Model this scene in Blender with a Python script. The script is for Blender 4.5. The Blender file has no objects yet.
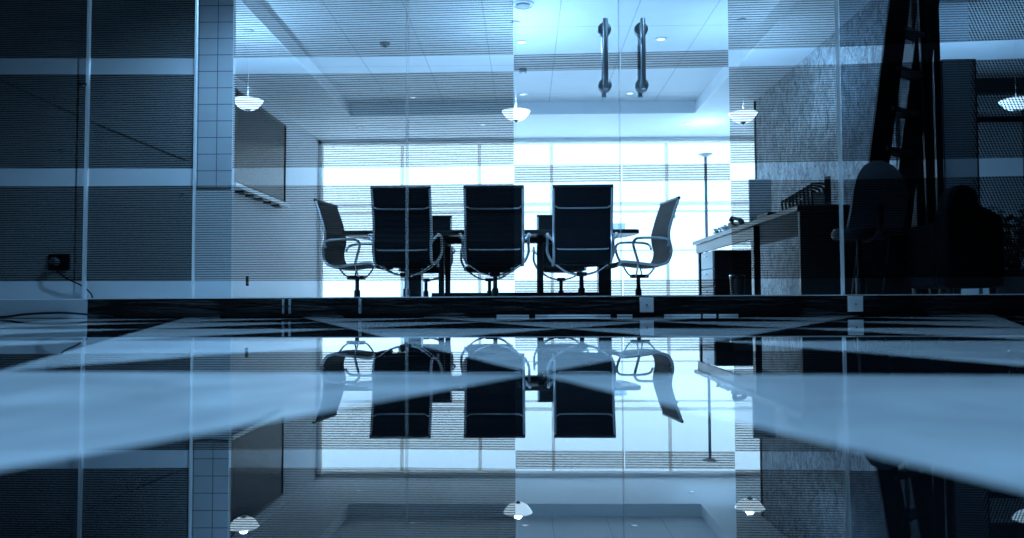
import bpy, math, random
from mathutils import Vector, Matrix, Euler
random.seed(7)
PI = math.pi
R = math.radians
SC = bpy.context.scene
COL = SC.collection

# ------------------------------------------------------------------ camera
F_PX = 760.0
CAM_H = 0.082
cam_d = bpy.data.cameras.new('camera')
cam = bpy.data.objects.new('camera', cam_d)
COL.objects.link(cam)
CM = (Matrix.Translation((0, 0, CAM_H)) @ Matrix.Rotation(R(0.98), 4, 'Z')
      @ Matrix.Rotation(R(90 + 2.41), 4, 'X') @ Matrix.Rotation(R(-0.26), 4, 'Z'))
cam.matrix_world = CM
cam_d.sensor_width = 36.0
cam_d.lens = 36.0 * F_PX / 1024.0
cam_d.clip_start = 0.01
cam_d.clip_end = 200
cam_d.dof.use_dof = True
cam_d.dof.focus_distance = 5.8
cam_d.dof.aperture_fstop = 3.4
SC.camera = cam
SC.view_settings.view_transform = 'Standard'
SC.view_settings.look = 'None'
SC.view_settings.gamma = 1.0
SC.view_settings.use_curve_mapping = False
SC.view_settings.exposure = 0.0
SC.cycles.use_denoising = True
SC.cycles.max_bounces = 14
SC.cycles.diffuse_bounces = 5
SC.cycles.glossy_bounces = 6
SC.cycles.transmission_bounces = 6
SC.cycles.transparent_max_bounces = 40
SC.cycles.caustics_reflective = False
SC.cycles.caustics_refractive = False
SC.cycles.sample_clamp_indirect = 4.0

CROT = CM.to_3x3()
def ray(px, py):
    return (CROT @ Vector(((px - 512.0) / F_PX, (269.0 - py) / F_PX, -1.0))).normalized()
def at_y(px, py, Y):            # the world point at depth Y that is seen at a picture point
    d = ray(px, py)
    return Vector((0, 0, CAM_H)) + d * (Y / d.y)
def at_z(px, py, Z):
    d = ray(px, py)
    return Vector((0, 0, CAM_H)) + d * ((Z - CAM_H) / d.z)
def at_x(px, py, X):
    d = ray(px, py)
    return Vector((0, 0, CAM_H)) + d * (X / d.x)

# ------------------------------------------------------------------ materials
MATS = {}
def new_mat(name):
    m = bpy.data.materials.new(name)
    m.use_nodes = True
    nt = m.node_tree
    nt.nodes.clear()
    out = nt.nodes.new('ShaderNodeOutputMaterial')
    MATS[name] = m
    return m, nt, out
def nd(nt, typ, **kw):
    n = nt.nodes.new(typ)
    for k, v in kw.items():
        setattr(n, k, v)
    return n
def math_n(nt, op, a, b=None, clamp=False):
    n = nt.nodes.new('ShaderNodeMath')
    n.operation = op
    n.use_clamp = clamp
    for i, v in enumerate((a, b)):
        if v is None: continue
        if isinstance(v, (int, float)): n.inputs[i].default_value = v
        else: nt.links.new(v, n.inputs[i])
    return n.outputs[0]
def principled(name, col, rough=0.5, metal=0.0, ior=1.5, noise=0.0, nscale=20.0, bump=0.0, stretch=(1, 1, 1),
               spec=0.5, emit=None, estr=0.0):
    m, nt, out = new_mat(name)
    b = nd(nt, 'ShaderNodeBsdfPrincipled')
    c = col if len(col) == 4 else (*col, 1)
    b.inputs['Base Color'].default_value = c
    b.inputs['Roughness'].default_value = rough
    b.inputs['Metallic'].default_value = metal
    b.inputs['IOR'].default_value = ior
    b.inputs['Specular IOR Level'].default_value = spec
    tc = nd(nt, 'ShaderNodeTexCoord')
    mp = nd(nt, 'ShaderNodeMapping')
    mp.inputs['Scale'].default_value = stretch
    nt.links.new(tc.outputs['Object'], mp.inputs['Vector'])
    nz = nd(nt, 'ShaderNodeTexNoise')
    nz.inputs['Scale'].default_value = nscale
    nz.inputs['Detail'].default_value = 5
    nt.links.new(mp.outputs['Vector'], nz.inputs['Vector'])
    mx = nd(nt, 'ShaderNodeMix', data_type='RGBA')
    mx.inputs[6].default_value = tuple(max(0, v * (1 - noise)) for v in c[:3]) + (1,)
    mx.inputs[7].default_value = tuple(min(1, v * (1 + noise)) for v in c[:3]) + (1,)
    nt.links.new(nz.outputs['Fac'], mx.inputs[0])
    nt.links.new(mx.outputs[2], b.inputs['Base Color'])
    if bump:
        bp = nd(nt, 'ShaderNodeBump')
        bp.inputs['Strength'].default_value = bump
        bp.inputs['Distance'].default_value = 0.01
        nt.links.new(nz.outputs['Fac'], bp.inputs['Height'])
        nt.links.new(bp.outputs['Normal'], b.inputs['Normal'])
    if emit:
        b.inputs['Emission Color'].default_value = (*emit, 1)
        b.inputs['Emission Strength'].default_value = estr
    nt.links.new(b.outputs[0], out.inputs[0])
    return m

LIGHT = (0.27, 0.60, 1.0)

principled('black_leather', (0.012, 0.014, 0.018), 0.5, noise=0.3, nscale=60, bump=0.05, spec=0.06)
principled('brushed_steel', (0.62, 0.66, 0.70), 0.32, metal=0.75, noise=0.08, nscale=30)
principled('smoke_plastic', (0.10, 0.11, 0.12), 0.5, noise=0.2, nscale=30)
principled('black_mesh', (0.015, 0.018, 0.022), 0.6, noise=0.3, nscale=200)
principled('chrome', (0.75, 0.78, 0.8), 0.16, metal=1.0, noise=0.05, nscale=30)
principled('dark_metal', (0.05, 0.055, 0.06), 0.3, metal=1.0, noise=0.1)
principled('black_paint', (0.008, 0.009, 0.011), 0.45, noise=0.2)
principled('black_plastic', (0.012, 0.013, 0.016), 0.35, noise=0.2)
principled('dark_veneer', (0.020, 0.021, 0.024), 0.3, noise=0.35, nscale=6, stretch=(1, 8, 1))
principled('pale_laminate', (0.62, 0.66, 0.7), 0.4, noise=0.05)
principled('grey_board', (0.42, 0.44, 0.46), 0.5, noise=0.1)
principled('white_paint', (0.78, 0.79, 0.8), 0.55, noise=0.04, nscale=4)
principled('ceiling_paint', (0.74, 0.76, 0.78), 0.7, noise=0.03, nscale=3)
principled('wall_paint', (0.55, 0.57, 0.6), 0.7, noise=0.06, nscale=3)
principled('partition_paint', (0.66, 0.68, 0.70), 0.55, noise=0.08, nscale=3)
principled('bay_paint', (0.50, 0.52, 0.54), 0.7, noise=0.06, nscale=3)
principled('lobby_paint', (0.10, 0.105, 0.11), 0.6, noise=0.1, nscale=3)
principled('lobby_ceiling_paint', (0.10, 0.102, 0.106), 0.7, noise=0.1, nscale=3)
principled('pale_floor', (0.72, 0.74, 0.76), 0.25, noise=0.06, nscale=5)
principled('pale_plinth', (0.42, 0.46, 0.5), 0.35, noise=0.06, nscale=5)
principled('grey_plastic', (0.25, 0.27, 0.29), 0.4, noise=0.05)
principled('white_plastic', (0.75, 0.76, 0.78), 0.4, noise=0.03)
principled('terracotta', (0.05, 0.05, 0.055), 0.6, noise=0.2)
principled('dark_leaf', (0.020, 0.028, 0.03), 0.45, noise=0.5, nscale=12)
principled('pale_flower', (0.55, 0.6, 0.62), 0.6, noise=0.3, nscale=12)
principled('soil', (0.02, 0.02, 0.02), 0.9, noise=0.5)
principled('reflected_bowl', (0.8, 0.82, 0.85), 0.4, emit=(0.55, 0.80, 1.0), estr=2.6, noise=0.02)  # glow of the mirrored lobby lamps put into the bowls
principled('lamp_glow', (0.8, 0.82, 0.85), 0.4, emit=(0.6, 0.84, 1.0), estr=2.2, noise=0.02)
principled('screen_glass', (0.03, 0.034, 0.04), 0.22, ior=1.5, noise=0.1, spec=0.25)
principled('silver', (0.62, 0.66, 0.7), 0.3, metal=0.8, noise=0.05)
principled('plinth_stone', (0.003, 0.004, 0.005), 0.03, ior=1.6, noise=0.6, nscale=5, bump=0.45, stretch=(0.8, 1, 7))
principled('pavement', (0.6, 0.62, 0.64), 0.8, noise=0.15, nscale=3)
principled('steel_strip', (0.7, 0.74, 0.78), 0.2, metal=1.0, noise=0.35, nscale=9, bump=0.3)

def stone(name, lo, hi, ior, rough):
    m, nt, out = new_mat(name)
    b = nd(nt, 'ShaderNodeBsdfPrincipled')
    tc = nd(nt, 'ShaderNodeTexCoord')
    nz = nd(nt, 'ShaderNodeTexNoise')
    nz.inputs['Scale'].default_value = 3.2
    nz.inputs['Detail'].default_value = 7
    nz.inputs['Distortion'].default_value = 1.6
    nt.links.new(tc.outputs['Object'], nz.inputs['Vector'])
    cr = nd(nt, 'ShaderNodeValToRGB')
    cr.color_ramp.elements[0].position = 0.32
    cr.color_ramp.elements[1].position = 0.68
    cr.color_ramp.elements[0].color = (*lo, 1)
    cr.color_ramp.elements[1].color = (*hi, 1)
    nt.links.new(nz.outputs['Fac'], cr.inputs[0])
    nt.links.new(cr.outputs[0], b.inputs['Base Color'])
    b.inputs['Roughness'].default_value = rough
    b.inputs['IOR'].default_value = ior
    nt.links.new(b.outputs[0], out.inputs[0])
    return m
stone('light_stone', (0.52, 0.54, 0.56), (0.88, 0.90, 0.92), 1.9, 0.012)
stone('dark_stone', (0.002, 0.002, 0.003), (0.006, 0.007, 0.009), 2.05, 0.008)

# glass: transparent with a Fresnel mirror on the face the ray enters
def make_glass(name, tint, boost=1.0):
    m, nt, out = new_mat(name)
    tr = nd(nt, 'ShaderNodeBsdfTransparent')
    tr.inputs[0].default_value = (*tint, 1)
    gl = nd(nt, 'ShaderNodeBsdfGlossy')
    gl.inputs['Roughness'].default_value = 0.0
    gl.inputs['Color'].default_value = (0.9, 0.95, 1, 1)
    fr = nd(nt, 'ShaderNodeFresnel')
    fr.inputs['IOR'].default_value = 1.5
    ge = nd(nt, 'ShaderNodeNewGeometry')
    f = math_n(nt, 'MULTIPLY', fr.outputs[0], math_n(nt, 'SUBTRACT', 1.0, ge.outputs['Backfacing']))
    f = math_n(nt, 'MULTIPLY', f, boost, clamp=True)
    mx = nd(nt, 'ShaderNodeMixShader')
    nt.links.new(f, mx.inputs[0])
    nt.links.new(tr.outputs[0], mx.inputs[1])
    nt.links.new(gl.outputs[0], mx.inputs[2])
    nt.links.new(mx.outputs[0], out.inputs[0])
    return m
make_glass('clear_glass', (0.965, 0.985, 1.0))
make_glass('tumbler_glass', (0.8, 0.86, 0.9), 1.5)

PITCH = 0.0133
def make_film(name, dark, clear, duty=0.5, slant=None):
    """printed film: fine dark lines on clear film; the pattern lives in the glass's own frame"""
    m, nt, out = new_mat(name)
    tc = nd(nt, 'ShaderNodeTexCoord')
    sp = nd(nt, 'ShaderNodeSeparateXYZ')
    nt.links.new(tc.outputs['Object'], sp.inputs[0])
    fr = math_n(nt, 'FRACT', math_n(nt, 'DIVIDE', sp.outputs['Z'], PITCH))
    k = math_n(nt, 'LESS_THAN', fr, duty)
    if slant:
        u = math_n(nt, 'ADD', math_n(nt, 'DIVIDE', sp.outputs['X'], slant[0]), math_n(nt, 'DIVIDE', sp.outputs['Z'], slant[1]))
        k2 = math_n(nt, 'LESS_THAN', math_n(nt, 'FRACT', u), slant[2])
        k = math_n(nt, 'MAXIMUM', math_n(nt, 'MULTIPLY', k, k2), math_n(nt, 'MULTIPLY', k, 0.35))
        k = math_n(nt, 'MAXIMUM', k, math_n(nt, 'MULTIPLY', k2, 0.45))
    mx = nd(nt, 'ShaderNodeMix', data_type='RGBA')
    mx.inputs[6].default_value = (*clear, 1)
    mx.inputs[7].default_value = (*dark, 1)
    nt.links.new(k, mx.inputs[0])
    tr = nd(nt, 'ShaderNodeBsdfTransparent')
    nt.links.new(mx.outputs[2], tr.inputs[0])
    nt.links.new(tr.outputs[0], out.inputs[0])
    return m
make_film('line_film', (0.27, 0.25, 0.24), (0.74, 0.69, 0.65), 0.48)
make_film('dense_line_film', (0.04, 0.04, 0.042), (0.33, 0.325, 0.32), 0.5)
make_film('moire_film', (0.02, 0.022, 0.026), (0.42, 0.43, 0.44), 0.55, (0.0175, 0.045, 0.5))  # dots paint the moire of the lines with their own reflection
make_film('smoke_film', (0.16, 0.17, 0.19), (0.36, 0.38, 0.40), 0.5)

def translucent(name, col, tfac=0.5, clear=0.0):
    m, nt, out = new_mat(name)
    d = nd(nt, 'ShaderNodeBsdfDiffuse'); d.inputs[0].default_value = (*col, 1)
    t = nd(nt, 'ShaderNodeBsdfTranslucent'); t.inputs[0].default_value = (*col, 1)
    mx = nd(nt, 'ShaderNodeMixShader'); mx.inputs[0].default_value = tfac
    nt.links.new(d.outputs[0], mx.inputs[1]); nt.links.new(t.outputs[0], mx.inputs[2])
    q = nd(nt, 'ShaderNodeBsdfTransparent'); m2 = nd(nt, 'ShaderNodeMixShader'); m2.inputs[0].default_value = clear
    nt.links.new(mx.outputs[0], m2.inputs[1]); nt.links.new(q.outputs[0], m2.inputs[2])
    nt.links.new(m2.outputs[0], out.inputs[0])
translucent('seal', (0.92, 0.93, 0.94), 0.4, 0.78)
translucent('bright_seal', (0.95, 0.96, 0.97), 0.3, 0.42)
translucent('hazed_frame', (0.8, 0.76, 0.72), 0.6, 0.35)  # see-through mix puts the haze of the bright windows into the frames

def grid_lines(name, base, line, sx, sy, ox, oy, w, rough=0.7, axes=('X', 'Y'), noise=0.05):
    """panels with thin joints, drawn from the object's own coordinates"""
    m, nt, out = new_mat(name)
    b = nd(nt, 'ShaderNodeBsdfPrincipled')
    b.inputs['Roughness'].default_value = rough
    tc = nd(nt, 'ShaderNodeTexCoord')
    sp = nd(nt, 'ShaderNodeSeparateXYZ')
    nt.links.new(tc.outputs['Object'], sp.inputs[0])
    ks = []
    for ax, s, o in ((axes[0], sx, ox), (axes[1], sy, oy)):
        v = math_n(nt, 'ADD', sp.outputs[ax], -o + 1000 * s)
        fr = math_n(nt, 'FRACT', math_n(nt, 'DIVIDE', v, s))
        ks.append(math_n(nt, 'LESS_THAN', fr, w / s))
    k = math_n(nt, 'MAXIMUM', ks[0], ks[1])
    nz = nd(nt, 'ShaderNodeTexNoise'); nz.inputs['Scale'].default_value = 5
    nt.links.new(tc.outputs['Object'], nz.inputs['Vector'])
    m1 = nd(nt, 'ShaderNodeMix', data_type='RGBA')
    m1.inputs[6].default_value = tuple(v * (1 - noise) for v in base) + (1,)
    m1.inputs[7].default_value = tuple(v * (1 + noise) for v in base) + (1,)
    nt.links.new(nz.outputs['Fac'], m1.inputs[0])
    mx = nd(nt, 'ShaderNodeMix', data_type='RGBA')
    nt.links.new(k, mx.inputs[0])
    nt.links.new(m1.outputs[2], mx.inputs[6])
    mx.inputs[7].default_value = (*line, 1)
    nt.links.new(mx.outputs[2], b.inputs['Base Color'])
    nt.links.new(b.outputs[0], out.inputs[0])
grid_lines('ceiling_panels', (0.74, 0.76, 0.78), (0.50, 0.52, 0.54), 0.71, 1.2, 0.33, 7.33, 0.012)
grid_lines('wall_tiles', (0.40, 0.42, 0.44), (0.12, 0.13, 0.15), 0.140, 0.123, -2.262, 0.92, 0.006, 0.25, ('X', 'Z'), 0.12)
# rough render / felt wall on the right
def rough_wall():
    m, nt, out = new_mat('mottled_stone')
    b = nd(nt, 'ShaderNodeBsdfPrincipled'); b.inputs['Roughness'].default_value = 0.7
    tc = nd(nt, 'ShaderNodeTexCoord')
    mp = nd(nt, 'ShaderNodeMapping'); mp.inputs['Scale'].default_value = (1, 1, 0.7)
    nt.links.new(tc.outputs['Object'], mp.inputs['Vector'])
    nz = nd(nt, 'ShaderNodeTexNoise'); nz.inputs['Scale'].default_value = 11; nz.inputs['Detail'].default_value = 8
    nz.inputs['Roughness'].default_value = 0.75; nz.inputs['Distortion'].default_value = 1.2
    nt.links.new(mp.outputs['Vector'], nz.inputs['Vector'])
    cr = nd(nt, 'ShaderNodeValToRGB')
    cr.color_ramp.elements[0].position = 0.36; cr.color_ramp.elements[0].color = (0.09, 0.10, 0.11, 1)
    cr.color_ramp.elements[1].position = 0.66; cr.color_ramp.elements[1].color = (0.56, 0.59, 0.62, 1)
    nt.links.new(nz.outputs['Fac'], cr.inputs[0])
    nt.links.new(cr.outputs[0], b.inputs['Base Color'])
    bp = nd(nt, 'ShaderNodeBump'); bp.inputs['Strength'].default_value = 0.6; bp.inputs['Distance'].default_value = 0.02
    nt.links.new(nz.outputs['Fac'], bp.inputs['Height']); nt.links.new(bp.outputs[0], b.inputs['Normal'])
    nt.links.new(b.outputs[0], out.inputs[0])
rough_wall()

# ------------------------------------------------------------------ mesh builder
class MB:
    def __init__(self):
        self.v = []; self.f = []; self.mi = []
    def add(self, vs, fs, mi=0):
        o = len(self.v)
        self.v += [Vector(p) for p in vs]
        self.f += [tuple(i + o for i in f) for f in fs]
        self.mi += [mi] * len(fs)
        return self
    def box(self, c, s, rot=None, mi=0):
        c = Vector(c)
        vs = []
        for z in (-.5, .5):
            for y in (-.5, .5):
                for x in (-.5, .5):
                    p = Vector((x * s[0], y * s[1], z * s[2]))
                    if rot: p = rot @ p
                    vs.append(c + p)
        return self.add(vs, [(0, 2, 3, 1), (4, 5, 7, 6), (0, 1, 5, 4), (2, 6, 7, 3), (0, 4, 6, 2), (1, 3, 7, 5)], mi)
    def span(self, lo, hi, mi=0):
        return self.box([(a + b) / 2 for a, b in zip(lo, hi)], [b - a for a, b in zip(lo, hi)], None, mi)
    def beam(self, a, b, w, t, up=(0, 0, 1)):       # a bar from a to b, w wide, t thick along up
        a, b = Vector(a), Vector(b)
        d = (b - a).normalized()
        s = d.cross(Vector(up)).normalized(); u = s.cross(d).normalized()
        vs = []
        for p in (a, b):
            vs += [p - s * w / 2 - u * t / 2, p + s * w / 2 - u * t / 2, p + s * w / 2 + u * t / 2, p - s * w / 2 + u * t / 2]
        return self.add(vs, [(3, 2, 1, 0), (4, 5, 6, 7), (0, 1, 5, 4), (1, 2, 6, 5), (2, 3, 7, 6), (3, 0, 4, 7)])
    def tube(self, pts, r, n=10, closed=False):
        pts = [Vector(p) for p in pts]
        rs = r if isinstance(r, (list, tuple)) else [r] * len(pts)
        rings = []; up = None
        for i, p in enumerate(pts):
            if closed: d = pts[(i + 1) % len(pts)] - pts[i - 1]
            else: d = pts[min(i + 1, len(pts) - 1)] - pts[max(i - 1, 0)]
            d.normalize()
            if up is None:
                up = Vector((0, 0, 1)) if abs(d.z) < .9 else Vector((1, 0, 0))
            s = d.cross(up).normalized(); up = s.cross(d).normalized()
            rings.append([p + (s * math.cos(2 * PI * k / n) + up * math.sin(2 * PI * k / n)) * rs[i] for k in range(n)])
        vs = [q for rg in rings for q in rg]; fs = []
        m = len(pts)
        for i in range(m if closed else m - 1):
            j = (i + 1) % m
            for k in range(n):
                l = (k + 1) % n
                fs.append((i * n + k, j * n + k, j * n + l, i * n + l))
        if not closed:
            fs.append(tuple(range(n))); fs.append(tuple((m - 1) * n + k for k in reversed(range(n))))
        return self.add(vs, fs)
    def lathe(self, prof, c=(0, 0, 0), n=24, axis='Z'):
        c = Vector(c); vs = []; fs = []
        for r, z in prof:
            for k in range(n):
                a = 2 * PI * k / n
                p = Vector((r * math.cos(a), r * math.sin(a), z))
                if axis == 'Y': p = Vector((p.x, p.z, -p.y))
                if axis == 'X': p = Vector((p.z, p.x, p.y))
                vs.append(c + p)
        m = len(prof)
        for i in range(m - 1):
            for k in range(n):
                l = (k + 1) % n
                fs.append((i * n + k, i * n + l, (i + 1) * n + l, (i + 1) * n + k))
        if prof[0][0] > 1e-6: fs.append(tuple(reversed(range(n))))
        if prof[-1][0] > 1e-6: fs.append(tuple((m - 1) * n + k for k in range(n)))
        return self.add(vs, fs)
    def prism(self, poly, a, b, axis='Y'):          # polygon extruded from a to b along an axis
        n = len(poly); vs = []
        for t in (a, b):
            for p, q in poly:
                vs.append({'X': (t, p, q), 'Y': (p, t, q), 'Z': (p, q, t)}[axis])
        fs = [tuple(range(n)), tuple(reversed(range(n, 2 * n)))]
        for i in range(n):
            j = (i + 1) % n
            fs.append((i, i + n, j + n, j))
        return self.add(vs, fs)
    def shell(self, grid, thick):                   # closed sheet from a grid of points, thickened along its normals
        nu, nv = len(grid), len(grid[0])
        top, bot = [], []
        for i in range(nu):
            for j in range(nv):
                du = grid[min(i + 1, nu - 1)][j] - grid[max(i - 1, 0)][j]
                dv = grid[i][min(j + 1, nv - 1)] - grid[i][max(j - 1, 0)]
                n = du.cross(dv).normalized()
                t = thick(i / (nu - 1), j / (nv - 1)) if callable(thick) else thick
                top.append(grid[i][j] + n * t / 2); bot.append(grid[i][j] - n * t / 2)
        N = nu * nv; fs = []
        ix = lambda i, j: i * nv + j
        for i in range(nu - 1):
            for j in range(nv - 1):
                q = (ix(i, j), ix(i + 1, j), ix(i + 1, j + 1), ix(i, j + 1))
                fs.append(q); fs.append(tuple(N + k for k in reversed(q)))
        edge = [ix(i, 0) for i in range(nu)] + [ix(nu - 1, j) for j in range(1, nv)] + \
               [ix(i, nv - 1) for i in range(nu - 2, -1, -1)] + [ix(0, j) for j in range(nv - 2, 0, -1)]
        for a, b in zip(edge, edge[1:] + edge[:1]):
            fs.append((b, a, a + N, b + N))
        return self.add(top + bot, fs)
    def build(self, name, mat, parent=None, bevel=0.0, smooth=True, subsurf=0, loc=None, rotz=0.0, fix=True):
        me = bpy.data.meshes.new(name)
        me.from_pydata([tuple(p) for p in self.v], [], self.f)
        ms = mat if isinstance(mat, (list, tuple)) else [mat]
        for q in ms: me.materials.append(MATS[q])
        for i, p in enumerate(me.polygons): p.material_index = self.mi[i]
        me.update()
        if fix:
            import bmesh
            bm = bmesh.new(); bm.from_mesh(me)
            bmesh.ops.recalc_face_normals(bm, faces=bm.faces)
            bm.to_mesh(me); bm.free()
        if smooth:
            me.shade_smooth(); me.set_sharp_from_angle(angle=R(35))
        o = bpy.data.objects.new(name, me)
        COL.objects.link(o)
        if parent is not None: o.parent = parent
        if loc is not None: o.location = loc
        if rotz: o.rotation_euler = (0, 0, rotz)
        if bevel:
            b = o.modifiers.new('bevel', 'BEVEL'); b.width = bevel; b.segments = 2; b.limit_method = 'ANGLE'
        if subsurf:
            s = o.modifiers.new('sub', 'SUBSURF'); s.levels = subsurf; s.render_levels = subsurf
        return o

def tag(o, label=None, cat=None, group=None, kind=None):
    if label: o['label'] = label
    if cat: o['category'] = cat
    if group: o['group'] = group
    if kind: o['kind'] = kind
    return o
def thing(name, label, cat, loc=(0, 0, 0), rotz=0.0, group=None):
    o = bpy.data.objects.new(name, None)
    COL.objects.link(o)
    o.location = loc; o.rotation_euler = (0, 0, rotz); o.empty_display_size = 0.1
    return tag(o, label, cat, group)
def struct(o, label=None, cat=None):
    o['kind'] = 'structure'
    return tag(o, label, cat)
def dup(root, loc, rotz, label):
    r = root.copy(); COL.objects.link(r)
    r.location = loc; r.rotation_euler = (0, 0, rotz); r['label'] = label
    for ch in list(root.children):
        c = ch.copy(); COL.objects.link(c); c.parent = r
        for g in list(ch.children):
            d = g.copy(); COL.objects.link(d); d.parent = c
    return r
def smooth_path(pts, n=6):                          # Catmull-Rom through the points
    pts = [Vector(p) for p in pts]; out = []
    for i in range(len(pts) - 1):
        p0 = pts[max(i - 1, 0)]; p1 = pts[i]; p2 = pts[i + 1]; p3 = pts[min(i + 2, len(pts) - 1)]
        for k in range(n):
            t = k / n
            out.append(0.5 * ((2 * p1) + (p2 - p0) * t + (2 * p0 - 5 * p1 + 4 * p2 - p3) * t * t + (3 * p1 - p0 - 3 * p2 + p3) * t ** 3))
    out.append(pts[-1])
    return out

# ------------------------------------------------------------------ the place: main measures
GY = 4.22                     # the glass wall crosses the camera's axis here
GROT = R(-2.2)                # and is turned a little, its right end nearer
H = 2.60                      # office ceiling
HT = 2.76                     # ceiling of the raised tray
BACK = 11.7
GLASS_TOP = 3.0
GM = Matrix.Translation((0, GY, 0)) @ Matrix.Rotation(GROT, 4, 'Z')
GI = GM.inverted()
def on_glass(px, py):         # (along, up) in the glass wall's own frame
    o = GI @ Vector((0, 0, CAM_H)); d = GI.to_3x3() @ ray(px, py)
    p = o + d * (-o.y / d.y)
    return p.x, p.z

# ------------------------------------------------------------------ lobby floor: rows of light and dark stone triangles
def lobby_floor2():
    mb = MB()
    A = Vector((0.012, 0.862)); rot = R(-4.2)
    ex = Vector((math.cos(rot), math.sin(rot))); ey = Vector((-math.sin(rot), math.cos(rot)))
    L, hh = 0.65, 0.70
    pt = lambda x, j: A + ex * (x * L) + ey * (j * hh)
    tris = []
    for j in range(-6, 7):
        s = 0.5 * (j % 2)
        for i in range(-14, 14):
            tris.append(((pt(i + s, j), pt(i + 1 + s, j), pt(i + s + .5, j + 1)), 1))
            tris.append(((pt(i + 1 + s, j), pt(i + 1.5 + s, j + 1), pt(i + s + .5, j + 1)), 0))
    nrm = (GM.to_3x3() @ Vector((0, 1, 0))).to_2d()
    g0 = Vector((0, GY))
    def clip(poly):               # keep what lies on the lobby's side of the glass line
        out = []
        for k in range(len(poly)):
            p, q = poly[k], poly[(k + 1) % len(poly)]
            dp, dq = (p - g0).dot(nrm), (q - g0).dot(nrm)
            if dp <= 0: out.append(p)
            if dp * dq < 0: out.append(p + (q - p) * (dp / (dp - dq)))
        return out
    for t, m in tris:
        c = clip(list(t))
        if len(c) >= 3:
            mb.add([(p.x, p.y, 0) for p in c], [tuple(range(len(c)))], m)
    o = mb.build('floor', ['light_stone', 'dark_stone'], smooth=False, fix=False)
    struct(o, 'polished lobby floor of light and dark stone triangles', 'floor')
lobby_floor2()

# office floor, from the glass to the windows
gl = GM @ Vector((-6.2, 0, 0)); gr = GM @ Vector((6.2, 0, 0))
mb = MB(); mb.add([(gl.x, gl.y, 0), (gr.x, gr.y, 0), (6.2, BACK, 0), (-6.2, BACK, 0)], [(0, 1, 2, 3)])
struct(mb.build('floor_office', 'pale_floor', smooth=False, fix=False), 'pale smooth floor of the meeting room behind the glass', 'floor')

# office ceiling with its raised tray
X0, X1, Y0, Y1 = -2.36, 2.30, 4.75, 10.15
mb = MB()
def cq(x0, y0, x1, y1, z, mi): mb.add([(x0, y0, z), (x0, y1, z), (x1, y1, z), (x1, y0, z)], [(0, 1, 2, 3)], mi)
cq(-6.2, 4.0, X0, BACK, H, 0); cq(X1, 4.0, 6.2, BACK, H, 0); cq(X0, 4.0, X1, Y0, H, 0); cq(X0, Y1, X1, BACK, H, 0)
cq(X0, Y0, X1, Y1, HT, 1)
for (a, b) in (((X0, Y0), (X0, Y1)), ((X0, Y1), (X1, Y1)), ((X1, Y1), (X1, Y0)), ((X1, Y0), (X0, Y0))):
    mb.add([(*a, H), (*b, H), (*b, HT), (*a, HT)], [(0, 1, 2, 3)], 0)
struct(mb.build('ceiling', ['ceiling_paint', 'ceiling_panels'], smooth=False, fix=False), 'white office ceiling with a raised rectangular tray', 'ceiling')
# beads along the tray's edge
mb = MB()
mb.span((X0 - .02, Y1 - .012, H - .012), (X1 + .02, Y1 + .012, H + .004)); mb.span((X0 - .012, Y0, H - .012), (X0 + .012, Y1, H + .004)); mb.span((X1 - .012, Y0, H - .012), (X1 + .012, Y1, H + .004))
struct(mb.build('trim_1', 'white_paint'), 'thin white bead along the edge of the ceiling tray', 'trim')

# lobby shell
mb = MB(); mb.span((-6.3, -3.2, GLASS_TOP), (6.3, 4.6, GLASS_TOP + .1))
struct(mb.build('ceiling_lobby', 'lobby_ceiling_paint', smooth=False), 'dark lobby ceiling', 'ceiling')
mb = MB(); mb.span((-6.3, -3.3, 0), (6.3, -3.2, 3.1)); struct(mb.build('wall_lobby', 'lobby_paint', smooth=False), 'dark wall at the back of the lobby', 'wall')
mb = MB(); mb.span((-6.3, -3.2, 0), (-6.2, BACK, 3.1)); struct(mb.build('wall_west', 'lobby_paint', smooth=False), 'dark side wall far to the left', 'wall')
mb = MB(); mb.span((6.2, -3.2, 0), (6.3, BACK, 3.1)); struct(mb.build('wall_east', 'lobby_paint', smooth=False), 'dark side wall far to the right', 'wall')
# header over the glass between the two ceilings
mb = MB(); mb.box((0, .05, 2.85), (12.4, .06, .52)); o = mb.build('wall_header', 'lobby_paint', smooth=False); o.matrix_world = GM
struct(o, 'header above the glass wall', 'wall')

# left: partition that faces the lobby, with a tiled end, and the long side wall behind it
PY = 5.5
pe = at_y(231.5, 180, PY).x; pt0 = at_y(193, 180, PY).x
mb = MB(); mb.span((-6.2, PY + .01, 0), (pe, PY + .05, H))
struct(mb.build('wall_partition', 'partition_paint', smooth=False), 'grey partition wall behind the left glass panels', 'wall')
mb = MB(); mb.span((pe - .29, PY, 0.92), (pe, PY + .012, H))
struct(mb.build('wall_tiles', 'wall_tiles', smooth=False), 'column of pale square tiles at the end of the left partition', 'wall')
LW = -3.21
mb = MB(); mb.span((LW - .08, PY, 0), (LW, BACK, H)); struct(mb.build('wall_left', 'wall_paint', smooth=False), 'plain left wall of the meeting room', 'wall')
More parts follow.
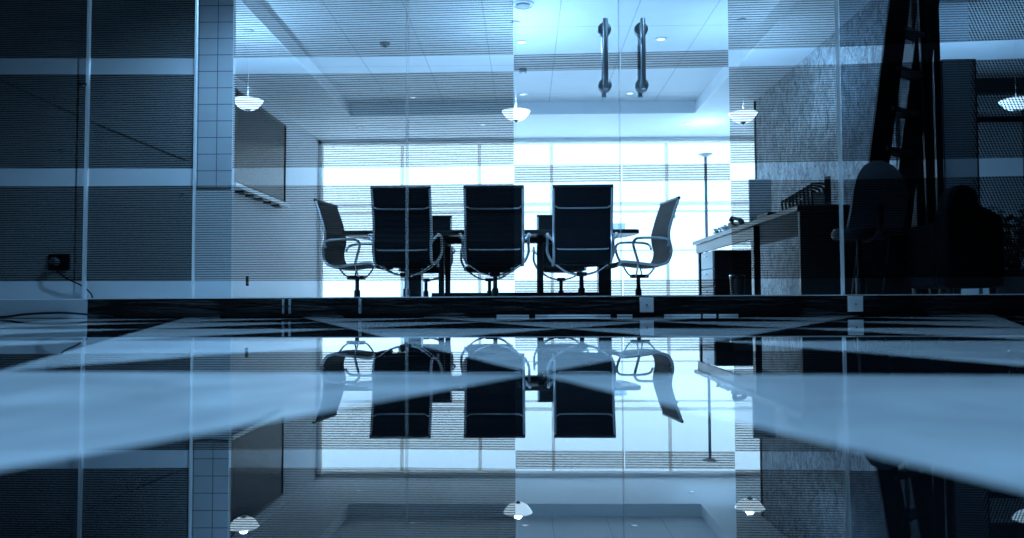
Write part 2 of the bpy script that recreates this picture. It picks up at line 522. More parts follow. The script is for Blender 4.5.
# right: mottled wall, its dark end pier
RW = 2.93
mb = MB(); mb.span((RW, 6.0, 0), (RW + .10, 9.6, H)); struct(mb.build('wall_right', 'mottled_stone', smooth=False), 'mottled rough stone wall behind the desk', 'wall')
mb = MB(); mb.span((RW - .012, 9.58, 0), (RW + .11, 9.625, H)); struct(mb.build('trim_2', 'black_paint', smooth=False), 'dark trim on the end of the mottled wall', 'trim')
mb = MB(); mb.span((3.03, 9.5, 0), (6.2, 9.6, H)); struct(mb.build('wall_bay', 'bay_paint', smooth=False), 'pale wall at the back of the right bay', 'wall')
c0, c1 = at_y(914, 100, 5.75), at_y(941.5, 100, 5.75)
mb = MB(); mb.span((c0.x, 5.75, 0), (c1.x, 6.0, H)); struct(mb.build('column_right', 'black_paint', bevel=.006), 'black square column behind the right glass panel', 'column')

# ------------------------------------------------------------------ windows at the back
mb = MB(); mb.span((-3.3, BACK, 2.545), (6.2, BACK + .12, H + .1)); mb.span((-3.3, BACK, 0), (LW + .05, BACK + .12, 2.6))
struct(mb.build('wall_back', 'white_paint', smooth=False), 'white back wall with a lintel over the windows', 'wall')
mull = [LW + .05, -1.9, -.7, .42, 2.2, 3.6, 5.0]
for i in range(len(mull) - 1):
    a, b = mull[i], mull[i + 1]
    root = bpy.data.objects.new('window_%d' % (i + 10), None); COL.objects.link(root); root.location = ((a + b) / 2, BACK + .03, 0)
    struct(root, 'bright back window %s' % ['beside the left wall', 'behind the leftmost front chair', 'behind the middle front chair',
           'behind the right end of the table', 'behind the floor lamp', 'past the end of the mottled wall'][i], 'window')
    w = b - a
    m1 = MB(); m1.box((0, 0, 1.275), (w - .02, .008, 2.54)); m1.build('pane', 'clear_glass', root)
    m2 = MB()
    for x in (-w / 2 + .012, w / 2 - .012): m2.box((x, 0, 1.275), (.024, .04, 2.54))
    m2.box((0, 0, 1.575), (w - .05, .03, .05)); m2.box((0, 0, 1.455), (w - .05, .03, .03))
    m2.box((0, 0, .85), (w - .05, .03, .022)); m2.box((0, 0, 2.53), (w - .05, .03, .03)); m2.box((0, 0, .03), (w - .05, .04, .06))
    m2.build('window_frame', 'hazed_frame', root)
mb = MB(); mb.add([(-30, BACK + .12, -.02), (30, BACK + .12, -.02), (30, 60, -.02), (-30, 60, -.02)], [(0, 1, 2, 3)])
struct(mb.build('ground_outside', 'pavement', smooth=False, fix=False), 'pale paving outside the back windows', 'ground')

# ------------------------------------------------------------------ glass wall
PX = [-140, 84, 193, 407, 622, 843, 1180]
U = [on_glass(p, 297)[0] for p in PX]
def curve(tbl, x):
    if x <= tbl[0][0]: return tbl[0][1]
    for (a, ya), (b, yb) in zip(tbl, tbl[1:]):
        if x <= b: return ya + (yb - ya) * (x - a) / (b - a)
    (a, ya), (b, yb) = tbl[-2:]
    return yb + (yb - ya) * (x - b) / (b - a)
EDGE = {   # the film's band edges as they run along the wall
    't0': [(0, 58), (195, 58), (400, 56), (514, 54.5), (731, 49.5), (843, 46.5), (1024, 39)],
    't1': [(0, 74), (195, 74), (400, 72.5), (514, 71), (731, 66.5), (843, 64), (1024, 58)],
    'm0': [(0, 168.3), (193, 168.3), (407, 167), (514, 165), (731, 163), (843, 161), (1024, 157.5)],
    'm1': [(0, 186), (193, 185.5), (407, 184.5), (514, 183), (731, 180.5), (843, 179.5), (1024, 175.5)],
    'b0': [(0, 281.3), (193, 281), (407, 280.6), (514, 280.4), (731, 279), (843, 278), (1024, 276.5)],
}
ZTOP, ZBOT = 2.6, None
PLTOP = on_glass(500, 296.6)[1]
def edge_z(key, px): return on_glass(px, curve(EDGE[key], px))[1]
def film_rects(px0, px1, inverted, nseg=2):
    """list of quads (u0, zlo0, zhi0, u1, zlo1, zhi1) for the striped blocks between two picture columns"""
    out = []
    for s in range(nseg):
        a = px0 + (px1 - px0) * s / nseg; b = px0 + (px1 - px0) * (s + 1) / nseg
        ua, ub = on_glass(a, 200)[0], on_glass(b, 200)[0]
        za = {k: edge_z(k, a) for k in EDGE}; zb = {k: edge_z(k, b) for k in EDGE}
        za['top'] = zb['top'] = GLASS_TOP - .42; za['bot'] = zb['bot'] = PLTOP
        bands = [('t1', 't0'), ('m1', 'm0'), ('bot', 'b0')] if inverted else [('t0', 'top'), ('m0', 't1'), ('b0', 'm1')]
        for lo, hi in bands: out.append((ua, za[lo], za[hi], ub, zb[lo], zb[hi]))
    return out
def film_mesh(rects, name, mat, parent, v=0.0075):
    m = MB()
    for (ua, l0, h0, ub, l1, h1) in rects:
        m.add([(ua, v, l0), (ub, v, l1), (ub, v, h1), (ua, v, h0)], [(0, 1, 2, 3)])
    return m.build(name, mat, parent, smooth=False, fix=False)
GT = GLASS_TOP - .41
def pane_root(name, label, cat, u0, u1):
    m = MB(); m.box(((u0 + u1) / 2, 0, (PLTOP + GT) / 2), (u1 - u0 - .004, .012, GT - PLTOP))
    o = m.build(name, 'clear_glass', None, smooth=False)
    o.matrix_world = GM
    return struct(o, label, cat)
def seal(parent, u, w=.013, mat='seal'):
    m = MB(); m.box((u, 0, (PLTOP + GT) / 2), (w, .018, GT - PLTOP)); return m.build('edge_seal', mat, parent)
g1 = pane_root('window_1', 'leftmost dark glass panel with the socket behind it', 'glass panel', U[0], U[1])
film_mesh(film_rects(-140, 83, False), 'line_film', 'dense_line_film', g1); seal(g1, U[1], .016, 'bright_seal')
g2 = pane_root('window_2', 'narrow dark striped glass panel left of the tiled column', 'glass panel', U[1], U[2])
film_mesh(film_rects(85, 192, False), 'line_film', 'dense_line_film', g2); seal(g2, U[2], .011, 'bright_seal')
g3 = pane_root('window_3', 'wide striped glass panel in front of the wall screen', 'glass panel', U[2], U[3])
rs = [r for r in film_rects(194, 231.5, False, 1)][2:] + film_rects(231.5, 407, False)
film_mesh(rs, 'line_film', 'line_film', g3); seal(g3, U[3], .015)
g4 = pane_root('door_1', 'left glass door leaf with pull handle', 'glass door', U[3], U[4])
film_mesh(film_rects(407, 514, False) + film_rects(514.3, 621.5, True), 'line_film', 'line_film', g4)
g5 = pane_root('door_2', 'right glass door leaf with pull handle', 'glass door', U[4], U[5])
film_mesh(film_rects(622.5, 731, True) + film_rects(731.3, 843, False), 'line_film', 'line_film', g5)
seal(g4, U[4] - .003, .008); seal(g5, U[5], .015, 'bright_seal')
g6 = pane_root('window_4', 'rightmost glass panel with film carrying a painted moire in front of the column', 'glass panel', U[5], U[6])
film_mesh(film_rects(844, 975, False), 'line_film', 'smoke_film', g6)
film_mesh(film_rects(975, 1180, False), 'moire_layer', 'moire_film', g6)

# door pull handles: a bar on each face of the leaf, joined by round mounts
def handle(px, door):
    u, zt = on_glass(px, 30); zb = on_glass(px, 86)[1]
    root = door
    h = bpy.data.objects.new('door_handle', None); COL.objects.link(h); h.parent = root; h.location = (u, 0, 0)
    for s, nm in ((-1, 'outer_bar'), (1, 'inner_bar')):
        m = MB(); m.lathe([(.0125, zb - .042), (.0138, zb - .040), (.0138, zt + .030), (.0125, zt + .032)], (0, s * .088, 0), 20)
        m.build(nm, 'brushed_steel', h)
    for z in (zt, zb):
        m = MB()
        for s in (-1, 1):
            m.lathe([(.035, s * .006), (.038, s * .009), (.038, s * .015), (.033, s * .019), (.015, s * .021), (.0140, s * .088)], (0, 0, z), 20, 'Y')
        m.build('mount', 'brushed_steel', h)
handle(604.3, g4); handle(641, g5)

# plinth under the glass
FR = .931                     # from the glass plane to the plinth's front face
def plinth(name, u0, u1, mat, label, v0=-.03):
    m = MB()
    n = max(1, int((u1 - u0) / .5))
    m.span((u0, -.28, 0), (u1, .06, PLTOP - .004))
    o = m.build(name, mat, None, bevel=.003); o.matrix_world = GM
    return struct(o, label, 'plinth')
up = on_glass(88, 305)[0] * .931
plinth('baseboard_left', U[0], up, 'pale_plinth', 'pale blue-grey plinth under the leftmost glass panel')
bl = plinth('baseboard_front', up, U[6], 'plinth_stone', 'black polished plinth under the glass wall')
m = MB(); m.span((up, -.284, PLTOP - .005), (U[6], .06, PLTOP)); o = m.build('trim_3', 'pale_laminate'); o.matrix_world = GM
struct(o, 'thin pale strip along the top of the plinth', 'trim')
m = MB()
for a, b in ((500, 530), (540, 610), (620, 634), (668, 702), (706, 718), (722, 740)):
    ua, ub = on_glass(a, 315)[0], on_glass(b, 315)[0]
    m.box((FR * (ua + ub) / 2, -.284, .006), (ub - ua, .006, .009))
o = m.build('trim_4', 'white_plastic'); o.matrix_world = GM  # pale dashes paint the line of gap light under the plinth
struct(o, 'broken pale strip standing in for gap light at the foot of the plinth', 'trim')
def clamp(px, w, label):  # small plates standing in for glints mirrored in the polished plinth
    u = on_glass(px, 305)[0]
    o = thing('plinth_glint', label, 'clamp', group='glint stand-ins on the plinth'); o.matrix_world = GM @ Matrix.Translation((u * FR, -.286, 0))
    m = MB(); m.box((0, 0, PLTOP * .55), (w, .010, PLTOP * .72)); m.build('cover', 'white_plastic' if w > .03 else 'brushed_steel', o, bevel=.002)
    m = MB(); m.lathe([(.004, -.004), (.004, 0), (.002, .002)], (0, -.006, PLTOP * .55), 10, 'Y'); m.build('screw', 'dark_metal', o)
clamp(285, .012, 'left glint stand-in of the pair on the black plinth below the left side chair')
clamp(291.5, .012, 'right glint stand-in of the pair on the black plinth below the left side chair')
clamp(362, .016, 'single glint stand-in on the plinth under the leftmost front chair')
clamp(649, .07, 'broad bright glint stand-in on the plinth below the right side chair')
clamp(858, .075, 'tall glint stand-in on the plinth right of the desk')

# small black latch and bolt on the left glass
def glass_bit(px, py, w, h, name, label, cat):
    u, z = on_glass(px, py)
    o = thing(name, label, cat); o.matrix_world = GM @ Matrix.Translation((u, 0, z))
    m = MB(); m.box((0, -.010, 0), (w, .008, h)); m.build('latch_plate', 'black_paint', o, bevel=.001)
    m = MB(); m.lathe([(.006, -.006), (.006, .004), (.003, .006)], (w * .2, -.018, h * -.2), 12, 'Y'); m.build('latch_knob', 'chrome', o)
glass_bit(248, 281, .016, .055, 'bolt_latch', 'small dark bolt low on the glass in front of the left wall', 'latch')
glass_bit(183, 195, .014, .02, 'glass_stop', 'tiny dark stop on the narrow striped glass panel', 'stop')
glass_bit(61, 151, .022, .02, 'glass_sensor', 'tiny pale sensor on the leftmost dark glass panel', 'sensor')
glass_bit(83.5, 85, .05, .014, 'glass_clip', 'bright clip on the joint between the two dark panels', 'clip')

# ------------------------------------------------------------------ meeting chair
def prof_pts():
    seat = [(.275, .405), (.262, .432), (.22, .447), (.12, .440), (0, .425), (-.10, .415), (-.155, .420)]
    back = [(-.155, .420), (-.208, .445), (-.240, .50), (-.250, .57), (-.232, .65), (-.228, .73), (-.250, .82), (-.285, .93), (-.318, 1.02), (-.328, 1.052)]
    return seat, back
def make_chair(loc, rotz, label):
    t = thing('meeting_chair', label, 'chair', loc, rotz, 'meeting chairs around the table')
    seat, back = prof_pts()
    W = .238
    def sheet(pr, n):
        path = smooth_path([(0, a, b) for a, b in pr], n)
        cols = []
        for k in range(9):
            x = -W + 2 * W * k / 8
            cols.append([Vector((x, p.y, p.z - .010 * (1 - (x / W) ** 2) * (1 if pr is seat else 0))) for p in path])
        return cols
    m = MB(); m.shell(sheet(seat, 8), lambda i, j: .022 + .006 * abs(math.sin(j * PI * 8))); m.build('seat', 'black_leather', t)
    m = MB(); m.shell(sheet(back, 9), lambda i, j: .020 + .006 * abs(math.sin(j * PI * 15))); m.build('backrest', 'black_leather', t)
    full = smooth_path([(0, a, b) for a, b in seat + back[1:]], 5)
    for s in (-1, 1):
        m = MB(); m.tube([(s * (W + .010), p.y, p.z) for p in full], .013, 8); m.build('side_rail', 'brushed_steel', t)
    m = MB(); m.tube([(-W - .02, -.328, 1.055), (W + .02, -.328, 1.055)], .0165, 10); m.build('top_bar', 'black_plastic', t)
    for z, y, d in ((.875, -.283, .022), (.525, -.245, .014)):
        pts = [(-W - .004, y + .012, z + .028), (-W + .02, y - d * .8, z + .006), (-W + .05, y - d, z), (0, y - d, z - .002), (W - .05, y - d, z), (W - .02, y - d * .8, z + .006), (W + .004, y + .012, z + .028)]
        m = MB(); m.tube(smooth_path(pts, 4), .0065, 8); m.build('back_bar', 'brushed_steel', t)
    for s in (-1, 1):
        x = s * (W + .062)
        pts = [(s * (W + .012), -.216, .60), (x, -.205, .650), (x, -.12, .668), (x, .05, .668), (x, .115, .655), (x, .140, .610), (x, .118, .52), (s * (W + .03), .085, .445), (s * (W + .010), .078, .428)]
        m = MB(); m.tube(smooth_path(pts, 5), .0125, 8); m.build('armrest', 'brushed_steel', t)
    for y in (.07, -.09):
        pts = [(-W - .008, y * 1.1, .425), (-.20, y, .385), (-.12, y * .8, .335), (0, y * .55, .312), (.12, y * .8, .335), (.20, y, .385), (W + .008, y * 1.1, .425)]
        m = MB(); m.tube(smooth_path(pts, 5), .0085, 8); m.build('stretcher', 'chrome', t)
    m = MB(); m.box((0, -.01, .317), (.09, .17, .035)); m.build('tilt_mechanism', 'dark_metal', t, bevel=.008)
    m = MB(); m.lathe([(.032, .075), (.032, .10), (.030, .19), (.020, .20), (.020, .315)], (0, 0, 0), 16); m.build('column', 'dark_metal', t)
    b = MB(); b.lathe([(.030, .060), (.042, .068), (.042, .100), (.034, .108)], (0, 0, 0), 16)
    for k in range(5):
        a = 2 * PI * k / 5 + PI / 2
        d = Vector((math.cos(a), math.sin(a), 0))
        b.tube([d * .03 + Vector((0, 0, .088)), d * .16 + Vector((0, 0, .080)), d * .295 + Vector((0, 0, .064))], [.020, .016, .011], 8)
    base = b.build('base', 'chrome', t)
    for k in range(5):
        a = 2 * PI * k / 5 + PI / 2
        d = Vector((math.cos(a), math.sin(a), 0)); s = Vector((-d.y, d.x, 0))
        m = MB()
        for q in (-1, 1):
            rot = Matrix.Rotation(a + PI / 2, 3, 'Z')
            w = MB(); w.lathe([(.014, -.009), (.026, -.007), (.027, 0), (.026, .007), (.014, .009)], (0, 0, 0), 14, 'X')
            m.add([rot @ p + d * .295 + s * 0 + rot @ Vector((q * .012, 0, 0)) + Vector((0, 0, .027)) for p in w.v], w.f)
        m.tube([d * .295 + Vector((0, 0, .03)), d * .295 + Vector((0, 0, .068))], .006, 8)
        m.build('caster', 'black_plastic', base)
    return t
FY = 6.78                              # front row: chair centre; its back stands a little nearer
def fx(px): return at_y(px, 200, FY - .31).x
proto = make_chair((fx(401), FY, 0), 0, 'black high-back meeting chair seen from behind, leftmost of the front three')
dup(proto, (fx(493.5), FY, 0), R(0.5), 'black high-back meeting chair seen from behind, middle of the front three')
dup(proto, (fx(583.5), FY, 0), R(-1), 'black high-back meeting chair seen from behind, rightmost of the front three')
sl = at_y(317, 202, 7.38); sr = at_y(669, 200, 7.38)
dup(proto, (sl.x + .39, 7.42, 0), R(-90 - 9), 'black meeting chair seen side-on at the left end of the table')
dup(proto, (sr.x - .30, 7.42, 0), R(90 + 9), 'black meeting chair seen side-on at the right end of the table')
BYY = 8.38
for px, lb in ((426, 'meeting chair across the table, half hidden behind the leftmost front chair'),
               (489.5, 'meeting chair across the table, hidden behind the middle front chair'),
               (561, 'meeting chair across the table, half hidden behind the rightmost front chair')):
    p = at_y(px, 280, BYY)
    dup(proto, (p.x, BYY, 0), PI, lb)

# ------------------------------------------------------------------ table
TY0, TY1 = 6.98, 8.02
tl, tr_ = at_y(340, 230, TY0).x, at_y(640, 230, TY0).x
t = thing('meeting_table', 'long dark meeting table behind the front row of chairs', 'table', ((tl + tr_) / 2, (TY0 + TY1) / 2, 0))
hw, hd = (tr_ - tl) / 2, (TY1 - TY0) / 2
m = MB()
poly = []
for cx, cy, a0, q, rr in ((hw - .86, hd - .98, 0, .86, .98), (-hw + .86, hd - .98, 90, .86, .98), (-hw + .06, -hd + .06, 180, .06, .06), (hw - .06, -hd + .06, 270, .06, .06)):
    for k in range(9):
        a = R(a0 + 90 * k / 8); poly.append((cx + q * math.cos(a), cy + rr * math.sin(a)))
m.prism(poly, .700, .738, 'Z'); m.build('tabletop', 'dark_veneer', t, bevel=.004)
m = MB(); m.box((0, 0, .675), (hw * 1.5, .12, .05)); m.build('under_beam', 'dark_metal', t, bevel=.004)
for px in (441.5, 540.5):
    x = at_y(px, 260, TY0 + .22).x - (tl + tr_) / 2
    m = MB(); m.box((x, -hd + .22, .36), (.052, .06, .68)); m.box((x, hd - .22, .36), (.052, .06, .68)); m.box((x, 0, .66), (.05, hd * 2 - .44, .04)); leg = m.build('leg', 'black_paint', t, bevel=.005)
    s = -1 if px < 500 else 1
    for yy in (-hd + .22, hd - .22):
        m = MB(); m.prism([(x - s * .03, .0), (x + s * .34, .0), (x + s * .34, .025), (x + s * .03, .085), (x - s * .03, .085)], yy - .04, yy + .04, 'Y')
        m.build('foot', 'black_paint', leg, bevel=.004)
ra, rb = at_y(432, 290, TY0 + .52).x - (tl + tr_) / 2, at_y(598, 290, TY0 + .52).x - (tl + tr_) / 2
m = MB(); m.span((ra, -.05, .085), (rb, .05, .165)); m.build('base_rail', 'black_paint', t, bevel=.004)
for px in (416, 604):
    x = at_y(px, 280, TY0 + .78).x - (tl + tr_) / 2
    m = MB(); m.box((x, .26, .35), (.13, .18, .68)); m.build('pedestal', 'dark_metal', t, bevel=.012)
# tumblers on the table's right end
for px, lb in ((616, 'left small glass tumbler on the right end of the meeting table'), (622, 'right small glass tumbler on the right end of the meeting table')):
    p = at_y(px, 227, 7.3)
    o = thing('tumbler', lb, 'glass', (p.x, 7.3, .738), 0, 'tumblers on the meeting table')
    m = MB(); m.lathe([(.024, .002), (.027, .004), (.033, .085), (.031, .085), (.026, .010), (0, .010)], (0, 0, 0), 18); m.build('bowl', 'tumbler_glass', o)
p = at_y(648, 226, 7.2)

# ------------------------------------------------------------------ wall display on the left wall
n0, n1 = at_x(233.5, 90, LW + .09), at_x(287, 135, LW + .09)
y0, y1 = n0.y, n1.y
zt, zb = at_x(233.5, 86, LW + .09).z, at_x(234, 183, LW + .09).z
t = thing('wall_screen', 'large dark wall screen with a pale ledge on the left wall', 'screen', (LW, (y0 + y1) / 2, (zt + zb) / 2))
ly, lz = (y1 - y0) / 2, (zt - zb) / 2
m = MB(); m.span((0, -ly, -lz), (.065, ly, lz)); m.build('casing', 'black_plastic', t, bevel=.004)
m = MB(); m.span((.065, -ly + .05, -lz + .04), (.071, ly - .05, lz - .04)); m.build('screen', 'screen_glass', t)
m = MB(); m.span((.055, -ly, -lz), (.09, -ly + .13, lz)); m.span((.055, ly - .02, -lz), (.082, ly, lz)); m.span((.055, -ly, lz - .03), (.08, ly, lz)); m.build('bezel', 'black_plastic', t, bevel=.003)
m = MB(); m.span((.0, -ly - .03, -lz - .05), (.14, ly, -lz)); m.build('ledge', 'white_plastic', t, bevel=.006)
for k in range(5):
    m = MB(); m.span((.02, -ly + .25 + k * .3, -lz - .075), (.12, -ly + .40 + k * .3, -lz - .05)); m.build('ledge_clip', 'black_plastic', t, bevel=.004)

# ------------------------------------------------------------------ bowls standing in for reflected lamps, downlights
for px, lb, dy in ((248, 'white bowl standing in for a reflected lobby lamp in front of the wall screen', 0),
               (516, 'white bowl standing in for a reflected lobby lamp above the middle front chair', 0),
               (743, 'white bowl standing in for a reflected lobby lamp beside the end of the mottled wall', 0),
               (1016, 'white bowl standing in for a reflected lobby lamp at the far right behind the moire film', 0)):
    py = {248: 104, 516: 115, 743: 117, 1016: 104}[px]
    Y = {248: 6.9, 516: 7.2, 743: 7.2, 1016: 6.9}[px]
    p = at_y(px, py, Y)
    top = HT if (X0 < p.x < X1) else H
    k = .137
    o = thing('reflected_lamp', lb, 'lamp reflection', p, 0, 'bowls standing in for lamp reflections')  # stands in for a lobby lamp mirrored in the glass, built inside
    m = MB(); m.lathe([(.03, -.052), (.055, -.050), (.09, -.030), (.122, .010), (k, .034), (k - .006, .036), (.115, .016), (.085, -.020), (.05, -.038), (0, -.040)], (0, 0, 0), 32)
    m.build('lamp_shade', 'reflected_bowl', o)
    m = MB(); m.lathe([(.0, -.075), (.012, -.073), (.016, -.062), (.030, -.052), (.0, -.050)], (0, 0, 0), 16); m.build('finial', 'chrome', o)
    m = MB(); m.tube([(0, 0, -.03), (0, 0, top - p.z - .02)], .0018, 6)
    m.build('wire', 'white_plastic', o)  # hanger added to hold the stand-in bowl
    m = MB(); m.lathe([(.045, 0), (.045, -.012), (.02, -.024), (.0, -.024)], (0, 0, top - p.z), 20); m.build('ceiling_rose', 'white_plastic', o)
    ld = bpy.data.lights.new('bowl_fill', 'POINT'); ld.energy = {248: 52, 516: 88, 743: 42, 1016: 6}[px]; ld.color = LIGHT; ld.shadow_soft_size = .04
    lo = bpy.data.objects.new('bowl_fill', ld); COL.objects.link(lo); lo.parent = o; lo.location = (0, 0, .05)  # light added in the bowl to brighten the ceiling

def downlight(px, py, z, r, label):
    p = at_z(px, py, z)
    o = thing('ceiling_downlight', label, 'downlight', (p.x, p.y, z), 0, 'round ceiling downlights')
    m = MB(); m.lathe([(r, -.001), (r, -.006), (r * .8, -.012), (r * .62, -.008), (r * .6, -.002)], (0, 0, 0), 24); m.build('ring', 'white_plastic', o)
    m = MB(); m.lathe([(r * .6, -.003), (r * .3, -.006), (0, -.007)], (0, 0, 0), 20); m.build('lamp', 'lamp_glow', o)
for a in ((522, 42, HT, .062, 'round downlight in the ceiling tray above the middle chair, nearer of two'),
          (523, 94, HT, .06, 'round downlight at the far edge of the tray above the middle chair'),
          (661, 39, HT, .062, 'round downlight in the tray right of the door handles'),
          (413, 97, HT, .06, 'round downlight at the far edge of the tray above the leftmost front chair'),
          (630, 93, HT, .06, 'round downlight at the far edge of the tray near the door handles'),
          (483, 124.5, H, .06, 'round downlight beyond the tray, left of the middle bowl'),
          (687, 123.5, H, .06, 'round downlight beyond the tray, above the floor lamp'),
          (360, 127.5, H, .06, 'round downlight beyond the tray, right of the wall screen')):
    downlight(*a)
p = at_z(385, 43, HT)
o = thing('smoke_detector', 'small dark round detector on the ceiling behind the striped glass', 'detector', (p.x, p.y, HT))
m = MB(); m.lathe([(.052, 0), (.052, -.018), (.040, -.03), (.0, -.034)], (0, 0, 0), 24); m.build('detector_body', 'grey_plastic', o)
m = MB(); m.lathe([(.022, -.030), (.022, -.042), (.0, -.044)], (0, 0, 0), 16); m.build('detector_cap', 'black_plastic', o)
p = at_z(523, 4, HT)
o = thing('ceiling_vent', 'round grey ceiling vent at the top edge above the middle chair', 'vent', (p.x, p.y, HT))
m = MB(); m.lathe([(.10, 0), (.10, -.012), (.085, -.018), (.082, -.006), (.0, -.006)], (0, 0, 0), 28); m.build('vent_ring', 'white_plastic', o)
m = MB(); m.lathe([(.07, -.004), (.055, -.024), (.0, -.026)], (0, 0, 0), 28); m.build('vent_disc', 'grey_plastic', o)
p = at_z(523, 69, HT)
o = thing('ceiling_sensor', 'small boxy grey sensor on the ceiling between two downlights', 'sensor', (p.x, p.y, HT))
m = MB(); m.box((0, 0, -.022), (.085, .07, .044)); m.build('sensor_body', 'grey_plastic', o, bevel=.006)
m = MB(); m.lathe([(.022, -.044), (.018, -.058), (.0, -.062)], (0, 0, 0), 16); m.build('sensor_lens', 'white_plastic', o)

# ------------------------------------------------------------------ floor lamp
p = at_y(707.5, 290, 10.7); q = at_y(707.5, 155, 10.7)
t = thing('floor_lamp', 'slim grey floor lamp with a saucer top by the back windows', 'lamp', (p.x, 10.7, 0))
m = MB(); m.lathe([(.14, 0), (.14, .012), (.05, .022), (.014, .03), (.0, .03)], (0, 0, 0), 24); m.build('base', 'dark_metal', t)
m = MB(); m.lathe([(.021, .02), (.021, q.z - .02)], (0, 0, 0), 12); m.build('pole', 'grey_plastic', t)
m = MB(); m.lathe([(.02, q.z - .03), (.05, q.z - .018), (.11, q.z + .012), (.105, q.z + .014), (.045, q.z - .008), (0, q.z - .01)], (0, 0, 0), 24); m.build('lamp_shade', 'white_plastic', t)

ld = bpy.data.lights.new('uplight_bulb', 'SPOT'); ld.energy = 26; ld.color = LIGHT; ld.shadow_soft_size = .04; ld.spot_size = R(150); ld.spot_blend = 1.0
lo = bpy.data.objects.new('uplight_bulb', ld); COL.objects.link(lo); lo.parent = t; lo.location = (0, 0, q.z + .03); lo.rotation_euler = (PI, 0, 0)

# ------------------------------------------------------------------ desk on the right
DZ = .75
dn, df = 5.38, 8.75
xl = 1.925; xr = 2.72
t = thing('long_desk', 'long dark desk running away from the glass on the right', 'desk', (0, 0, 0))
m = MB(); m.span((xl, dn, DZ - .042), (xr, df, DZ)); m.build('desktop', 'dark_veneer', t, bevel=.004)
m = MB(); m.span((xl + .02, dn + .01, 0), (xr - .0, dn + .05, DZ - .042)); m.build('end_panel', 'dark_veneer', t, bevel=.003)
m = MB(); m.span((xl + .02, 6.48, .0), (xl + .075, 6.56, DZ - .042)); m.build('leg', 'dark_metal', t, bevel=.004)
m = MB(); m.span((xr - .075, 6.48, .0), (xr - .02, 6.56, DZ - .042)); m.build('leg', 'dark_metal', t, bevel=.004)
m = MB(); m.span((xl + .03, 6.56, DZ - .14), (xl + .06, df - .05, DZ - .042)); m.build('apron', 'dark_veneer', t)
m = MB(); m.span((xl + .05, df - .1, 0), (xl + .1, df - .04, DZ - .042)); m.build('leg', 'dark_metal', t, bevel=.004)
m = MB(); m.span((xr - .1, df - .1, 0), (xr - .05, df - .04, DZ - .042)); m.build('leg', 'dark_metal', t, bevel=.004)
# pedestal drawer unit under its far end
pz = at_y(740, 250, 7.9).z
px0, px1 = at_y(715, 270, 7.9).x, at_y(760, 270, 7.9).x
t = thing('drawer_unit', 'dark pedestal drawer unit with pale drawer fronts under the far end of the desk', 'drawer unit', ((px0 + px1) / 2, 8.16, 0))
w = px1 - px0
m = MB(); m.span((-w / 2, -.26, .03), (w / 2, .26, pz)); m.build('body', 'black_paint', t, bevel=.004)
for k in range(3):
    z0 = .04 + k * (pz - .04) / 3
    m = MB(); m.span((-w / 2 - .022, -.255, z0 + .004), (-w / 2 - .002, .255, z0 + (pz - .04) / 3 - .006)); d = m.build('drawer', 'pale_laminate', t, bevel=.003)
    m = MB(); m.tube([(-w / 2 - .03, -.06, z0 + .13), (-w / 2 - .045, -.055, z0 + .13), (-w / 2 - .045, .055, z0 + .13), (-w / 2 - .03, .06, z0 + .13)], .005, 8); m.build('handle', 'chrome', d)
# waste bin in front of the unit
p = at_y(737.5, 290, 7.45)
t = thing('waste_bin', 'small dark bin with a bright rim in front of the drawer unit', 'bin', (p.x, 7.45, 0))
zz = at_y(737, 275, 7.45).z
m = MB(); m.lathe([(.062, 0), (.075, zz - .012), (.072, zz - .012), (.058, .012), (0, .012)], (0, 0, 0), 24); m.build('bin_body', 'black_paint', t)
m = MB(); m.lathe([(.074, zz - .014), (.079, zz - .012), (.079, zz), (.071, zz), (.071, zz - .014)], (0, 0, 0), 24); m.build('rim', 'chrome', t)

# things on the desk
def wire_rack(loc, label):
    t = thing('file_rack', label, 'file rack', loc, R(17))
    m = MB(); m.span((-.08, -.21, 0), (.08, .21, .014)); m.build('base', 'black_plastic', t, bevel=.003)
    for k in range(9):
        y = -.19 + k * .045; hgt = .21 - .011 * k
        m = MB(); m.tube(smooth_path([(-.075, y, .012), (-.075, y + .02, hgt * .8), (-.055, y + .03, hgt), (.055, y + .03, hgt), (.075, y + .02, hgt * .8), (.075, y, .012)], 4), .008, 6); m.build('divider', 'black_plastic', t)
    for k in range(4):
        y = -.15 + k * .09
        m = MB(); m.box((.0, y, .085 - .012 * k), (.12, .012, .13 - .012 * k), Matrix.Rotation(R(-14), 3, 'X')); m.build('folder', 'grey_board', t, bevel=.002)
rx = at_y(805, 205, 5.9)
wire_rack((2.185, 5.93, DZ), 'black wire file rack on the near end of the desk')
t = thing('desk_display', 'thin upright dark display on the near corner of the desk', 'display', (at_y(828, 200, 5.5).x, 5.50, DZ), R(68))
m = MB(); m.lathe([(.07, 0), (.07, .008), (.015, .014), (.012, .03), (0, .03)], (0, 0, 0), 20); m.build('stand', 'black_plastic', t)
m = MB(); m.prism([(-.09, .025), (.09, .025), (.09, .15), (.075, .195), (.05, .215), (-.06, .215), (-.09, .19)], -.022, .022, 'Y'); m.build('panel', 'black_plastic', t, bevel=.003)
p = at_y(776, 214, 6.35)
t = thing('document_box', 'flat dark box on the desk behind the file rack', 'box', (p.x + .05, 6.55, DZ))
m = MB(); m.span((-.10, -.14, 0), (.13, .14, .055)); m.build('box_body', 'black_paint', t, bevel=.003)
m = MB(); m.span((-.104, -.144, .055), (.134, .144, .072)); m.build('lid', 'black_plastic', t, bevel=.003)
p = at_y(739, 224, 7.5)
t = thing('desk_phone', 'dark desk phone midway along the desk', 'phone', (p.x + .09, 7.6, DZ), R(12)); t.scale = (1.35, 1.35, 1.3)
m = MB(); m.prism([(-.09, 0), (.10, 0), (.10, .085), (.07, .09), (-.09, .03)], -.09, .09, 'X'); m.build('phone_body', 'black_plastic', t, bevel=.006)
